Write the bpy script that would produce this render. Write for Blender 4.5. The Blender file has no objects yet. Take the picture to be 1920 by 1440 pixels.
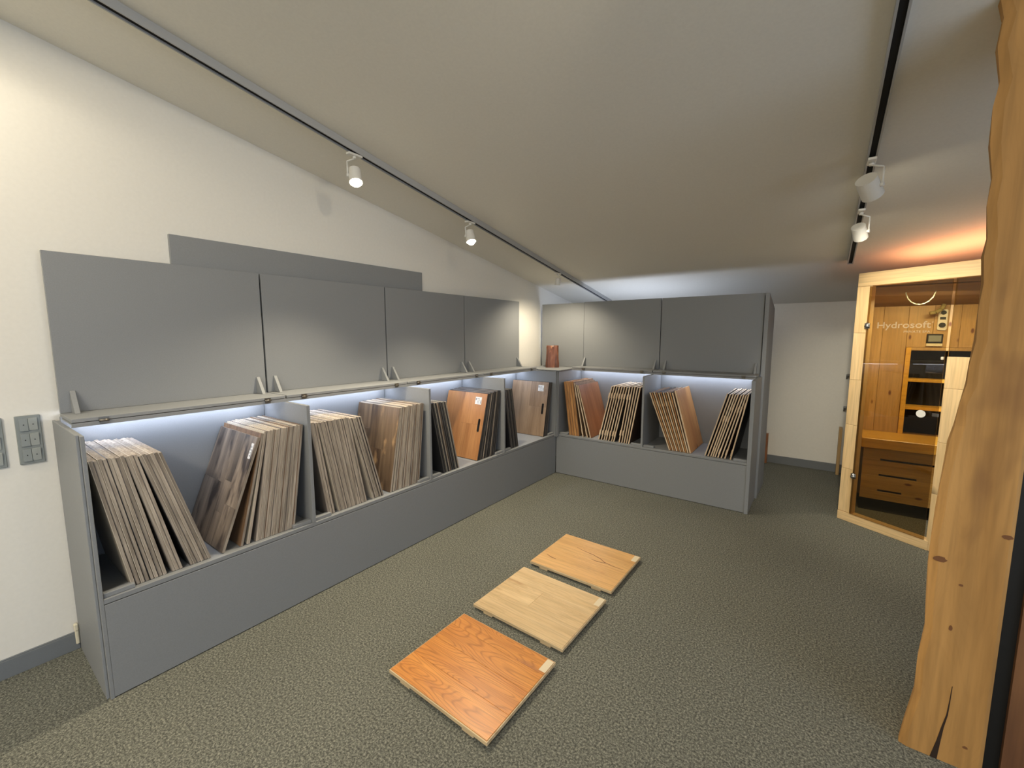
import bpy, bmesh, math, random
from mathutils import Vector, Matrix
C = bpy.context.scene.collection
S = bpy.context.scene
R = math.radians
random.seed(7)

# ------------------------------------------------------------------ camera
F = Vector((-0.5861827, 0.80204008, -0.11454937)); RT = Vector((0.80743167, 0.58995999, -0.00114298)); UP = Vector((-0.06666283, 0.09316078, 0.9934169))
cam = bpy.data.cameras.new('camera'); camo = bpy.data.objects.new('camera', cam); C.objects.link(camo)
m = Matrix.Identity(4)
for i in range(3):
    m[i][0] = RT[i]; m[i][1] = UP[i]; m[i][2] = -F[i]
m[0][3], m[1][3], m[2][3] = 2.283993, -3.936130, 1.5
camo.matrix_world = m
cam.sensor_fit = 'HORIZONTAL'; cam.sensor_width = 36; cam.lens = 796.66 / 1920 * 36; cam.clip_start = 0.02
S.camera = camo
# ------------------------------------------------------------------ world, exposure
w = bpy.data.worlds.new('world'); S.world = w; w.use_nodes = True
w.node_tree.nodes['Background'].inputs[0].default_value = (0.62, 0.76, 1.0, 1)
w.node_tree.nodes['Background'].inputs[1].default_value = 2.8
S.view_settings.view_transform = 'Standard'; S.view_settings.look = 'None'
S.view_settings.exposure = 0.0; S.view_settings.gamma = 1.0; S.view_settings.use_curve_mapping = False

ZC0, ZS = 2.1644, 0.17258
def zc(y): return ZC0 - ZS * y
WX, YF = -0.533, 1.825          # left wall plane, far wall plane
XR, YB = 5.2, -8.0

WARM = (1.0, 0.86, 0.64); COOL = (0.70, 0.78, 1.0)
def area(name, loc, target, sx, sy, power, color):
    l = bpy.data.lights.new(name, 'AREA'); l.shape = 'RECTANGLE'; l.size = sx; l.size_y = sy; l.energy = power; l.color = color
    o = bpy.data.objects.new(name, l); C.objects.link(o); o.location = loc
    d = Vector(target) - Vector(loc); o.rotation_euler = d.to_track_quat('-Z', 'Y').to_euler(); return o
def spot(name, loc, target, power, color, ang=120, blend=0.6, rad=0.025):
    l = bpy.data.lights.new(name, 'SPOT'); l.energy = power; l.color = color; l.spot_size = R(ang); l.spot_blend = blend; l.shadow_soft_size = rad
    o = bpy.data.objects.new(name, l); C.objects.link(o); o.location = loc
    d = Vector(target) - Vector(loc); o.rotation_euler = d.to_track_quat('-Z', 'Y').to_euler(); return o
# added fill light without a fixture, unseen behind the camera
area('rear_fill_light', (2.2, -6.0, 3.12), (2.2, -5.7, 0.0), 1.8, 0.5, 130, (1.0, 0.90, 0.76))

# ------------------------------------------------------------------ materials
def hexc(r, g, b):
    f = lambda c: (c / 255 / 12.92) if c / 255 <= 0.04045 else ((c / 255 + 0.055) / 1.055) ** 2.4
    return (f(r), f(g), f(b), 1)
def newmat(name):
    mt = bpy.data.materials.new(name); mt.use_nodes = True
    nt = mt.node_tree; return mt, nt, nt.nodes['Principled BSDF']
def N(nt, t, **kw):
    n = nt.nodes.new(t)
    for k, v in kw.items():
        if k.startswith('i_'):
            key = k[2:]; key = int(key) if key.isdigit() else key
            n.inputs[key].default_value = v
        else: setattr(n, k, v)
    return n
def ramp(nt, stops):
    n = nt.nodes.new('ShaderNodeValToRGB'); e = n.color_ramp.elements
    while len(e) < len(stops): e.new(0.5)
    for i, (p, c) in enumerate(stops): e[i].position = p; e[i].color = c
    return n
def objcoord(nt, rand=True):
    tc = N(nt, 'ShaderNodeTexCoord'); 
    if not rand: return tc.outputs['Object']
    oi = N(nt, 'ShaderNodeObjectInfo'); mul = N(nt, 'ShaderNodeMath', operation='MULTIPLY'); mul.inputs[1].default_value = 37.0
    nt.links.new(oi.outputs['Random'], mul.inputs[0])
    ad = N(nt, 'ShaderNodeVectorMath', operation='ADD')
    nt.links.new(tc.outputs['Object'], ad.inputs[0]); nt.links.new(mul.outputs[0], ad.inputs[1]); return ad.outputs[0]
def plain(name, col, rough=0.6, speck=0.0, sscale=400, bump=0.0, metal=0.0):
    mt, nt, b = newmat(name); b.inputs['Roughness'].default_value = rough; b.inputs['Metallic'].default_value = metal
    L = nt.links.new
    if speck:
        no = N(nt, 'ShaderNodeTexNoise'); no.inputs['Scale'].default_value = sscale; no.inputs['Detail'].default_value = 3
        L(objcoord(nt, False), no.inputs['Vector'])
        lo = tuple(c * (1 - speck) for c in col[:3]) + (1,); hi = tuple(min(1, c * (1 + speck)) for c in col[:3]) + (1,)
        rp = ramp(nt, [(0.3, lo), (0.7, hi)]); L(no.outputs['Fac'], rp.inputs[0]); L(rp.outputs[0], b.inputs['Base Color'])
        if bump:
            bp = N(nt, 'ShaderNodeBump'); bp.inputs['Strength'].default_value = bump; bp.inputs['Distance'].default_value = 0.002
            L(no.outputs['Fac'], bp.inputs['Height']); L(bp.outputs[0], b.inputs['Normal'])
    else: b.inputs['Base Color'].default_value = col
    return mt
def wood(name, light, dark, axis='X', grain=22, fine=150, rings=0.0, knots=0.0, rough=0.5, contrast=(0.3, 0.7), tone=0.12, knotcol=None, stain=None):
    """grain runs along 'axis'"""
    mt, nt, b = newmat(name); L = nt.links.new; b.inputs['Roughness'].default_value = rough
    co = objcoord(nt)
    def mapped(across, along):
        s = [across] * 3; s['XYZ'.index(axis)] = along
        mp = N(nt, 'ShaderNodeMapping'); mp.inputs['Scale'].default_value = s; L(co, mp.inputs['Vector']); return mp.outputs[0]
    n1 = N(nt, 'ShaderNodeTexNoise'); n1.inputs['Scale'].default_value = 1; n1.inputs['Detail'].default_value = 5; n1.inputs['Distortion'].default_value = 0.6
    L(mapped(grain, grain * 0.09), n1.inputs['Vector'])
    rp = ramp(nt, [(contrast[0], dark), (contrast[1], light)]); L(n1.outputs['Fac'], rp.inputs[0])
    col = rp.outputs[0]
    n2 = N(nt, 'ShaderNodeTexNoise'); n2.inputs['Scale'].default_value = 1; n2.inputs['Detail'].default_value = 2
    L(mapped(fine, fine * 0.05), n2.inputs['Vector'])
    r2 = ramp(nt, [(0.35, (0.80, 0.80, 0.80, 1)), (0.6, (1.05, 1.05, 1.05, 1))]); L(n2.outputs['Fac'], r2.inputs[0])
    mx = N(nt, 'ShaderNodeMix', data_type='RGBA', blend_type='MULTIPLY'); mx.inputs[0].default_value = 0.7
    L(col, mx.inputs[6]); L(r2.outputs[0], mx.inputs[7]); col = mx.outputs[2]
    if rings:
        wv = N(nt, 'ShaderNodeTexNoise'); wv.inputs['Scale'].default_value = 1; wv.inputs['Detail'].default_value = 1.0; wv.inputs['Distortion'].default_value = 0.3
        L(mapped(9.0, 1.7), wv.inputs['Vector'])
        ml = N(nt, 'ShaderNodeMath', operation='MULTIPLY'); ml.inputs[1].default_value = 26.0; L(wv.outputs['Fac'], ml.inputs[0])
        fr = N(nt, 'ShaderNodeMath', operation='PINGPONG'); fr.inputs[1].default_value = 0.5; L(ml.outputs[0], fr.inputs[0])
        r3 = ramp(nt, [(0.0, (0.45, 0.36, 0.28, 1)), (0.22, (1, 1, 1, 1))]); L(fr.outputs[0], r3.inputs[0])
        m3 = N(nt, 'ShaderNodeMix', data_type='RGBA', blend_type='MULTIPLY'); m3.inputs[0].default_value = rings
        L(col, m3.inputs[6]); L(r3.outputs[0], m3.inputs[7]); col = m3.outputs[2]
    if stain:
        ns = N(nt, 'ShaderNodeTexNoise'); ns.inputs['Scale'].default_value = 1; ns.inputs['Detail'].default_value = 3
        L(mapped(stain[1], stain[1] * 0.4), ns.inputs['Vector'])
        rs = ramp(nt, [(stain[2], (0, 0, 0, 1)), (stain[2] + 0.13, (1, 1, 1, 1))]); L(ns.outputs['Fac'], rs.inputs[0])
        m5 = N(nt, 'ShaderNodeMix', data_type='RGBA', blend_type='MIX'); L(rs.outputs[0], m5.inputs[0]); L(col, m5.inputs[6]); m5.inputs[7].default_value = stain[0]; col = m5.outputs[2]
    if knots:
        vo = N(nt, 'ShaderNodeTexVoronoi'); vo.inputs['Scale'].default_value = 1; L(mapped(knots, knots * 0.45), vo.inputs['Vector'])
        rk = ramp(nt, [(0.0, (1, 1, 1, 1)), (0.07, (0.85, 0.85, 0.85, 1)), (0.13, (0, 0, 0, 1))]); L(vo.outputs['Distance'], rk.inputs[0])
        m4 = N(nt, 'ShaderNodeMix', data_type='RGBA', blend_type='MIX'); L(rk.outputs[0], m4.inputs[0]); L(col, m4.inputs[6])
        m4.inputs[7].default_value = knotcol or tuple(c * 0.22 for c in dark[:3]) + (1,); col = m4.outputs[2]
    oi = N(nt, 'ShaderNodeObjectInfo'); mr = N(nt, 'ShaderNodeMapRange'); mr.inputs['To Min'].default_value = 1 - tone; mr.inputs['To Max'].default_value = 1 + tone * 0.6
    L(oi.outputs['Random'], mr.inputs['Value'])
    hs = N(nt, 'ShaderNodeHueSaturation'); L(mr.outputs[0], hs.inputs['Value']); L(col, hs.inputs['Color'])
    L(hs.outputs[0], b.inputs['Base Color'])
    bp = N(nt, 'ShaderNodeBump'); bp.inputs['Strength'].default_value = 0.12; bp.inputs['Distance'].default_value = 0.001
    L(n2.outputs['Fac'], bp.inputs['Height']); L(bp.outputs[0], b.inputs['Normal'])
    return mt
def emit(name, col, s):
    mt, nt, b = newmat(name); b.inputs['Base Color'].default_value = (0, 0, 0, 1)
    b.inputs['Emission Color'].default_value = col; b.inputs['Emission Strength'].default_value = s; return mt

M = {}
M['grey'] = plain('grey_paint', hexc(134, 137, 139), 0.55, 0.05, 260, 0.05)
M['wall'] = plain('white_plaster', hexc(228, 226, 218), 0.85, 0.015, 60, 0.15)
M['ceil'] = plain('white_ceiling_paint', hexc(226, 223, 212), 0.9, 0.02, 80, 0.15)
M['base'] = plain('grey_baseboard_paint', hexc(112, 117, 121), 0.5, 0.03, 300)
M['cream'] = plain('cream_plastic', hexc(215, 208, 185), 0.5)
M['switch'] = plain('grey_switch_plastic', hexc(132, 138, 136), 0.4, 0.02, 300)
M['switch2'] = plain('light_grey_switch_plastic', hexc(158, 163, 160), 0.35, 0.02, 300)
M['black'] = plain('black_coating', hexc(14, 14, 15), 0.5)
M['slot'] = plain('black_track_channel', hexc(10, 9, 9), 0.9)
M['track'] = plain('grey_track_aluminium', hexc(168, 169, 168), 0.4)
M['lamp'] = plain('white_lamp_metal', hexc(226, 224, 216), 0.4)
M['chrome'] = plain('chrome', hexc(190, 190, 186), 0.22, metal=1.0)
M['steel'] = plain('steel_clip', hexc(120, 116, 108), 0.3, metal=0.8)
M['white'] = plain('white_label_paper', hexc(235, 236, 238), 0.6)
M['print'] = plain('grey_printing', hexc(120, 128, 140), 0.6)
M['olive'] = plain('olive_fabric', hexc(140, 128, 84), 0.8)
M['beige'] = plain('beige_label_paper', hexc(214, 200, 170), 0.6)
M['bulb'] = emit('lit_bulb', (1.0, 0.90, 0.68, 1), 40)
M['led'] = emit('led_strip_light', (0.80, 0.86, 1.0, 1), 14)
M['orange_led'] = emit('orange_led_strip', (1.0, 0.30, 0.08, 1), 6)
# carpet
mt, nt, b = newmat('grey_green_carpet'); L = nt.links.new; b.inputs['Roughness'].default_value = 0.95
oc = objcoord(nt, False)
n1 = N(nt, 'ShaderNodeTexNoise'); n1.inputs['Scale'].default_value = 120; n1.inputs['Detail'].default_value = 5; n1.inputs['Roughness'].default_value = 0.85; L(oc, n1.inputs['Vector'])
rp = ramp(nt, [(0.38, hexc(48, 49, 44)), (0.50, hexc(94, 95, 86)), (0.61, hexc(146, 146, 132))]); L(n1.outputs['Fac'], rp.inputs[0])
n2 = N(nt, 'ShaderNodeTexNoise'); n2.inputs['Scale'].default_value = 1.6; n2.inputs['Detail'].default_value = 3; L(oc, n2.inputs['Vector'])
r2 = ramp(nt, [(0.3, (0.93, 0.93, 0.93, 1)), (0.7, (1.03, 1.03, 1.03, 1))]); L(n2.outputs['Fac'], r2.inputs[0])
mx = N(nt, 'ShaderNodeMix', data_type='RGBA', blend_type='MULTIPLY'); mx.inputs[0].default_value = 1; L(rp.outputs[0], mx.inputs[6]); L(r2.outputs[0], mx.inputs[7])
L(mx.outputs[2], b.inputs['Base Color'])
bp = N(nt, 'ShaderNodeBump'); bp.inputs['Strength'].default_value = 0.15; bp.inputs['Distance'].default_value = 0.003; L(n1.outputs['Fac'], bp.inputs['Height']); L(bp.outputs[0], b.inputs['Normal'])
M['carpet'] = mt
# tinted glass: thin pane, transparent with a fresnel gloss
mt, nt, b = newmat('bronze_tinted_glass'); L = nt.links.new
tr = N(nt, 'ShaderNodeBsdfTransparent'); tr.inputs[0].default_value = (0.68, 0.61, 0.45, 1)
gl = N(nt, 'ShaderNodeBsdfGlossy'); gl.inputs['Roughness'].default_value = 0.01; gl.inputs[0].default_value = (1, 1, 1, 1)
fr = N(nt, 'ShaderNodeFresnel'); fr.inputs[0].default_value = 1.5
ms = N(nt, 'ShaderNodeMixShader'); L(fr.outputs[0], ms.inputs[0]); L(tr.outputs[0], ms.inputs[1]); L(gl.outputs[0], ms.inputs[2])
L(ms.outputs[0], nt.nodes['Material Output'].inputs['Surface']); M['glass'] = mt
# woods
M['mdf'] = wood('grey_brown_board_core', hexc(186, 174, 158), hexc(134, 122, 108), 'Z', 60, 260, rough=0.75, tone=0.28)
M['mdf_dark'] = wood('dark_board_core', hexc(84, 82, 80), hexc(48, 47, 47), 'Z', 60, 260, rough=0.6, tone=0.35)
M['ply'] = wood('pale_plywood_core', hexc(234, 212, 180), hexc(206, 178, 142), 'Z', 40, 200, rough=0.6, tone=0.14)
M['ply_orange'] = wood('orange_plywood_core', hexc(206, 152, 92), hexc(148, 98, 52), 'Z', 60, 200, rough=0.6, tone=0.2)
M['face_light'] = plain('pale_face_layer', hexc(196, 186, 168), 0.5)
M['face_dark'] = plain('dark_face_layer', hexc(44, 44, 46), 0.45)  # own face of dark boards, also painted gap shade in the battened rows
M['face_grey'] = plain('grey_face_layer', hexc(112, 105, 98), 0.5)
M['face_brown'] = wood('brown_face_layer', hexc(140, 112, 86), hexc(104, 80, 58), 'Z', 30)
M['face_gap_shade'] = plain('gap_shade_face_layer', hexc(66, 48, 38), 0.5)  # shade colour for the gaps in the battened rows
M['knot'] = plain('brown_knot', hexc(112, 72, 38), 0.7)
M['weathered'] = wood('weathered_grey_oak', hexc(158, 143, 126), hexc(82, 74, 68), 'Z', 16, 110, stain=(hexc(64, 56, 52), 13, 0.53), rough=0.45, tone=0.3)
M['brown_oak'] = wood('brown_striped_oak', hexc(150, 126, 98), hexc(78, 60, 46), 'Z', 14, 90, stain=(hexc(184, 150, 108), 16, 0.60), knots=5, rough=0.4, tone=0.3)
M['orange_oak'] = wood('orange_oak', hexc(196, 142, 90), hexc(168, 114, 68), 'Z', 12, 120, rough=0.4, tone=0.12)
M['greige_oak'] = wood('greige_oak', hexc(178, 150, 120), hexc(140, 114, 88), 'Z', 12, 100, rough=0.4, tone=0.14, stain=(hexc(100, 78, 60), 9, 0.68))
M['red_oak'] = wood('reddish_brown_wood', hexc(168, 116, 80), hexc(134, 86, 56), 'Z', 10, 90, rough=0.4)
M['knotty_oak'] = wood('knotty_orange_oak', hexc(206, 156, 100), hexc(172, 120, 72), 'Z', 9, 90, knots=5.5, rough=0.4, stain=(hexc(128, 76, 40), 7, 0.62))
M['floor_orange'] = wood('strong_grained_orange_oak', hexc(212, 142, 62), hexc(186, 114, 44), 'X', 16, 160, rings=0.55, rough=0.35, tone=0.08, stain=(hexc(164, 106, 66), 6, 0.64))
M['floor_pale'] = wood('pale_natural_oak', hexc(224, 196, 150), hexc(204, 172, 124), 'X', 9, 110, rings=0.12, rough=0.35, tone=0.12, stain=(hexc(170, 132, 88), 7, 0.66))
M['floor_knotty'] = wood('knotty_honey_oak', hexc(220, 176, 116), hexc(202, 156, 98), 'X', 8, 110, rings=0.10, knots=3.4, rough=0.35, tone=0.04, stain=(hexc(178, 120, 66), 8, 0.68))
M['crack_dark'] = plain('dark_crack', hexc(44, 28, 14), 0.9)
M['crack'] = plain('dark_grain_crack', hexc(96, 58, 28), 0.6)
M['floor_core'] = wood('pale_plank_core', hexc(222, 200, 160), hexc(190, 164, 124), 'X', 40, 200, rough=0.6)
M['pine_pale'] = wood('pale_pine', hexc(232, 202, 152), hexc(220, 186, 132), 'Z', 9, 90, knots=2.4, rough=0.45, tone=0.05)
M['pine_pale_x'] = wood('pale_pine_lengthwise', hexc(232, 202, 152), hexc(220, 186, 132), 'X', 9, 90, knots=2.0, rough=0.45, tone=0.05)
M['pine_warm'] = wood('warm_knotty_pine', hexc(198, 166, 116), hexc(176, 142, 92), 'Z', 6, 80, knots=10.5, rough=0.5, tone=0.1, knotcol=hexc(96, 44, 18))
M['pine_warm_x'] = wood('warm_knotty_pine_lengthwise', hexc(212, 178, 104), hexc(192, 154, 80), 'X', 6, 80, knots=9.5, rough=0.5, tone=0.1, knotcol=hexc(104, 54, 24))
M['bench'] = wood('orange_bench_wood', hexc(226, 182, 84), hexc(212, 164, 66), 'X', 6, 80, rough=0.35, tone=0.05)
M['pine_dark'] = wood('dark_ceiling_pine', hexc(150, 116, 78), hexc(116, 86, 56), 'X', 6, 80, rough=0.6)
M['beam'] = wood('rough_timber', hexc(190, 144, 82), hexc(160, 117, 60), 'Z', 7, 60, rings=0.05, knots=1.6, rough=0.75, tone=0.0, stain=(hexc(124, 86, 46), 5, 0.60))
M['beam_side'] = wood('dark_timber', hexc(128, 88, 52), hexc(92, 58, 32), 'Z', 7, 60, rough=0.7, tone=0.0)
M['burl'] = wood('carved_reddish_block', hexc(134, 84, 62), hexc(78, 48, 38), 'Z', 30, 70, stain=(hexc(178, 124, 80), 30, 0.62), rough=0.4, tone=0.0)

# ------------------------------------------------------------------ mesh helpers
def bm_box(bm, x0, x1, y0, y1, z0, z1, mi=0):
    v = [bm.verts.new((x, y, z)) for x in (x0, x1) for y in (y0, y1) for z in (z0, z1)]
    for q in ((0, 1, 3, 2), (4, 6, 7, 5), (0, 4, 5, 1), (2, 3, 7, 6), (0, 2, 6, 4), (1, 5, 7, 3)):
        bm.faces.new([v[i] for i in q]).material_index = mi
def bm_prism(bm, pts, d0, d1, axis):
    """polygon pts in the two other axes (cyclic order), extruded along axis from d0 to d1"""
    def mk(p, d):
        return {'X': (d, p[0], p[1]), 'Y': (p[0], d, p[1]), 'Z': (p[0], p[1], d)}[axis]
    a = [bm.verts.new(mk(p, d0)) for p in pts]; b2 = [bm.verts.new(mk(p, d1)) for p in pts]
    bm.faces.new(a); bm.faces.new(b2[::-1])
    for i in range(len(pts)):
        j = (i + 1) % len(pts); bm.faces.new((a[i], b2[i], b2[j], a[j]))
def bm_cyl(bm, p0, p1, r0, r1=None, seg=20, caps=True):
    r1 = r0 if r1 is None else r1
    p0, p1 = Vector(p0), Vector(p1); d = (p1 - p0).normalized()
    a = d.orthogonal().normalized(); c = d.cross(a)
    A = []; B = []
    for i in range(seg):
        t = 2 * math.pi * i / seg; k = a * math.cos(t) + c * math.sin(t)
        A.append(bm.verts.new(p0 + k * r0)); B.append(bm.verts.new(p1 + k * r1))
    for i in range(seg):
        j = (i + 1) % seg; f = bm.faces.new((A[i], A[j], B[j], B[i])); f.smooth = True
    if caps: bm.faces.new(A[::-1]); bm.faces.new(B)
def bm_tube(bm, pts, r, seg=8):
    for a, b2 in zip(pts[:-1], pts[1:]): bm_cyl(bm, a, b2, r, seg=seg)
def mesh(name, bm, mats, bevel=0.0):
    bmesh.ops.recalc_face_normals(bm, faces=bm.faces[:])
    if bevel:
        bmesh.ops.bevel(bm, geom=[e for e in bm.edges if len(e.link_faces) == 2 and e.calc_face_angle(0) > 0.5], offset=bevel, segments=1, affect='EDGES', clamp_overlap=True)
    me = bpy.data.meshes.new(name); bm.to_mesh(me); bm.free()
    for k in (mats if isinstance(mats, (list, tuple)) else [mats]): me.materials.append(M[k])
    return me
def link(name, me, parent=None, **props):
    o = bpy.data.objects.new(name, me); C.objects.link(o)
    if parent: o.parent = parent
    for k, v in props.items(): o[k] = v
    return o
def obj(name, bm, mats, parent=None, bevel=0.0, **props): return link(name, mesh(name, bm, mats, bevel), parent, **props)
def box(name, b6, mat, parent=None, bevel=0.0, **props):
    bm = bmesh.new(); bm_box(bm, *b6); return obj(name, bm, mat, parent, bevel, **props)
def thing(name, loc, label, cat, rot=(0, 0, 0), group=None):
    o = bpy.data.objects.new(name, None); C.objects.link(o); o.location = loc; o.rotation_euler = rot
    o.empty_display_size = 0.05; o['label'] = label; o['category'] = cat
    if group: o['group'] = group
    return o
def shifted(b6, o): return (b6[0] - o[0], b6[1] - o[0], b6[2] - o[1], b6[3] - o[1], b6[4] - o[2], b6[5] - o[2])

# ------------------------------------------------------------------ room shell
st = dict(kind='structure')
box('floor', (WX - 0.1, XR + 0.1, YB - 0.1, YF + 0.1, -0.05, 0), 'carpet', **st)
bm = bmesh.new(); bm_prism(bm, [(YB - 0.1, zc(YB - 0.1)), (YF + 0.1, zc(YF + 0.1)), (YF + 0.1, zc(YF + 0.1) + 0.1), (YB - 0.1, zc(YB - 0.1) + 0.1)], WX - 0.1, XR + 0.1, 'X')
obj('ceiling', bm, 'ceil', **st)
bm = bmesh.new(); bm_prism(bm, [(YB, 0), (YF, 0), (YF, zc(YF)), (YB, zc(YB))], WX - 0.1, WX, 'X'); obj('wall_left', bm, 'wall', **st)
bm = bmesh.new()          # right wall with a window opening beside the camera, outside the picture
bm_prism(bm, [(YB, 0), (YF, 0), (YF, 0.5), (YB, 0.5)], XR, XR + 0.1, 'X'); bm_prism(bm, [(-2.2, 0.5), (YF, 0.5), (YF, zc(YF)), (-2.2, zc(-2.2))], XR, XR + 0.1, 'X')
bm_prism(bm, [(YB, 0.5), (-6.6, 0.5), (-6.6, zc(-6.6)), (YB, zc(YB))], XR, XR + 0.1, 'X'); bm_prism(bm, [(-6.6, 2.2), (-2.2, 2.2), (-2.2, zc(-2.2)), (-6.6, zc(-6.6))], XR, XR + 0.1, 'X')
obj('wall_right', bm, 'wall', **st)
box('wall_far', (WX - 0.1, XR + 0.1, YF, YF + 0.1, 0, zc(YF)), 'wall', **st)
bm = bmesh.new(); bm_box(bm, WX - 0.1, XR + 0.1, YB - 0.1, YB, 0, zc(YB))
obj('wall_rear', bm, 'wall', **st)
bm = bmesh.new(); bm_box(bm, WX, WX + 0.014, YB, -3.637, 0, 0.082); bm_box(bm, WX, WX + 0.009, YB, -3.637, 0.082, 0.087)
obj('baseboard_left', bm, 'base', bevel=0.001, **st)
box('baseboard_far', (1.5, XR, YF - 0.014, YF, 0, 0.09), 'base', bevel=0.001, **st)
bm = bmesh.new(); bm_box(bm, WX + 0.0145, WX + 0.034, -3.653, -3.6375, 0.10, 0.135); bm_box(bm, WX + 0.0145, WX + 0.028, -3.651, -3.6375, 0.03, 0.10)
o = obj('cable_plug', bm, 'cream', bevel=0.004); o['label'] = 'small cream cable plug at the foot of the near cabinet end by the baseboard'; o['category'] = 'plug'

# ------------------------------------------------------------------ cabinet run along the left wall
H = 1.113; SH = 0.435
DIV = [-2.726, -1.822, -0.9225]
ends = [-3.613] + DIV + [-0.02]
T = 0.0095
c1 = thing('display_cabinet', (-0.26, -1.83, 0), 'long grey sample cabinet along the left wall with four raised lids', 'cabinet')
oc1 = (-0.26, -1.83, 0)
def cb(name, b6, mat='grey', parent=None, bevel=0.0012, **p): return box(name, shifted(b6, oc1), mat, parent or c1, bevel, **p)
cb('end_panel', (-0.528, -0.018, -3.6358, -3.6262, 0, H + 0.004))
cb('end_panel', (-0.525, 0.0, -3.6258, -3.6135, 0, H))
for y in DIV: cb('divider', (-0.505, 0.0, y - T, y + T, SH, H))
cb('end_panel', (-0.505, 0.012, -0.035, -0.016, 0.41, H + 0.002))
cb('plinth_panel', (-0.019, -0.0005, -3.6130, -0.005, 0.004, 0.411))
cb('shelf_board', (-0.505, -0.001, -3.6130, -0.036, 0.4145, SH))
for a, b_ in zip(ends[:-1], ends[1:]):
    cb('back_panel', (-0.525, -0.506, a + (T if a > -3.6 else 0.0005), b_ - T, SH, 1.131))
    lo, hi = a + T + 0.002, b_ - T - 0.002
    if a == ends[0]: lo = a + 0.002
    for (s0, s1) in ((lo, lo + 0.10), (hi - 0.10, hi)):
        cb('stop_block', (-0.045, -0.012, s0, s1, SH + 0.0005, SH + 0.020), bevel=0.002)
# rail under the lid lips, and the light strip under it
for a, b_ in zip(ends[:-1], ends[1:]):
    bm = bmesh.new(); bm_box(bm, *shifted((-0.252, -0.241, a + 0.0005, b_ - 0.0005, 1.1135, 1.1315), oc1)); bm_box(bm, *shifted((-0.46, -0.2521, a + 0.0005, b_ - 0.0005, 1.125, 1.1315), oc1)); obj('front_rail', bm, 'grey', c1)
    s = cb('light_strip', (-0.452, -0.440, a + T + 0.03, b_ - T - 0.03, 1.097, 1.1245), 'led', c1, 0)
    lt = area('light_strip_lamp', (-0.446, (a + b_) / 2, 1.0955), (-0.46, (a + b_) / 2, 0.7), 0.012, b_ - a - 0.08, 1.2, COOL)
    lt.data.shape = 'RECTANGLE'; lt.rotation_euler = (0, 0, 0)
# lids
def gusset(parent, pos, run, o0):
    bm = bmesh.new()
    if run == 'L': bm_prism(bm, [(-0.4745 - o0[0], 1.1505 - o0[2]), (-0.40 - o0[0], 1.1505 - o0[2]), (-0.466 - o0[0], 1.250 - o0[2]), (-0.4745 - o0[0], 1.250 - o0[2])], pos - 0.009 - o0[1], pos + 0.009 - o0[1], 'Y')
    else: bm_prism(bm, [(0.4545 - o0[1], 1.1505 - o0[2]), (0.38 - o0[1], 1.1505 - o0[2]), (0.446 - o0[1], 1.245 - o0[2]), (0.4545 - o0[1], 1.245 - o0[2])], pos - 0.009 - o0[0], pos + 0.009 - o0[0], 'X')
    obj('gusset', bm, 'grey', parent, 0.001)
def clip(parent, pos, run, o0):
    bm = bmesh.new()
    if run == 'L':
        bm_box(bm, *shifted((-0.2395, -0.234, pos - 0.016, pos + 0.016, 1.139, 1.147), o0)); bm_box(bm, *shifted((-0.2395, -0.234, pos - 0.014, pos + 0.014, 1.119, 1.128), o0))
        bm_cyl(bm, (-0.233 - o0[0], pos - 0.016 - o0[1], 1.133 - o0[2]), (-0.233 - o0[0], pos + 0.016 - o0[1], 1.133 - o0[2]), 0.0055, seg=12)
    else:
        bm_box(bm, *shifted((pos - 0.016, pos + 0.016, 0.234, 0.2395, 1.139, 1.147), o0)); bm_box(bm, *shifted((pos - 0.014, pos + 0.014, 0.234, 0.2395, 1.119, 1.128), o0))
        bm_cyl(bm, (pos - 0.016 - o0[0], 0.233 - o0[1], 1.133 - o0[2]), (pos + 0.016 - o0[0], 0.233 - o0[1], 1.133 - o0[2]), 0.0055, seg=12)
    obj('hinge', bm, 'steel', parent)
for k, (a, b_) in enumerate(zip(ends[:-1], ends[1:])):
    a2 = a + (0.005 if k else 0.0); b2 = b_ - 0.005
    lid = cb('lid', (-0.494, -0.475, a2, b2, 1.1505, 1.868), bevel=0.001)
    cb('lid_lip', (-0.494, -0.240, a2, b2, 1.134, 1.1500), parent=lid)
    gusset(lid, a2 + 0.045, 'L', oc1); gusset(lid, b2 - 0.045, 'L', oc1)
    clip(lid, a2 + 0.10, 'L', oc1); clip(lid, b2 - 0.10, 'L', oc1)
bm = bmesh.new(); bm_prism(bm, [(-0.475, -0.018), (-0.236, -0.018), (-0.222, -0.034), (0.03, -0.034), (0.048, -0.015), (0.048, 0.235), (0.05, 0.455), (-0.475, 0.455)], 1.118, 1.130, 'Z')
for v in bm.verts: v.co -= Vector(oc1)
obj('corner_top', bm, 'grey', c1, 0.0015, label='pale grey corner shelf')
cb('corner_post', (0.0125, 0.024, -0.026, -0.0125, 0.405, H))
# grey panel on the wall behind the lids
o = box('wall_panel', (WX + 0.001, WX + 0.019, -3.143, -1.402, 1.13, 2.027), 'grey', bevel=0.001); o['label'] = 'wide grey board on the white wall standing up behind the raised lids'; o['category'] = 'panel'

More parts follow.
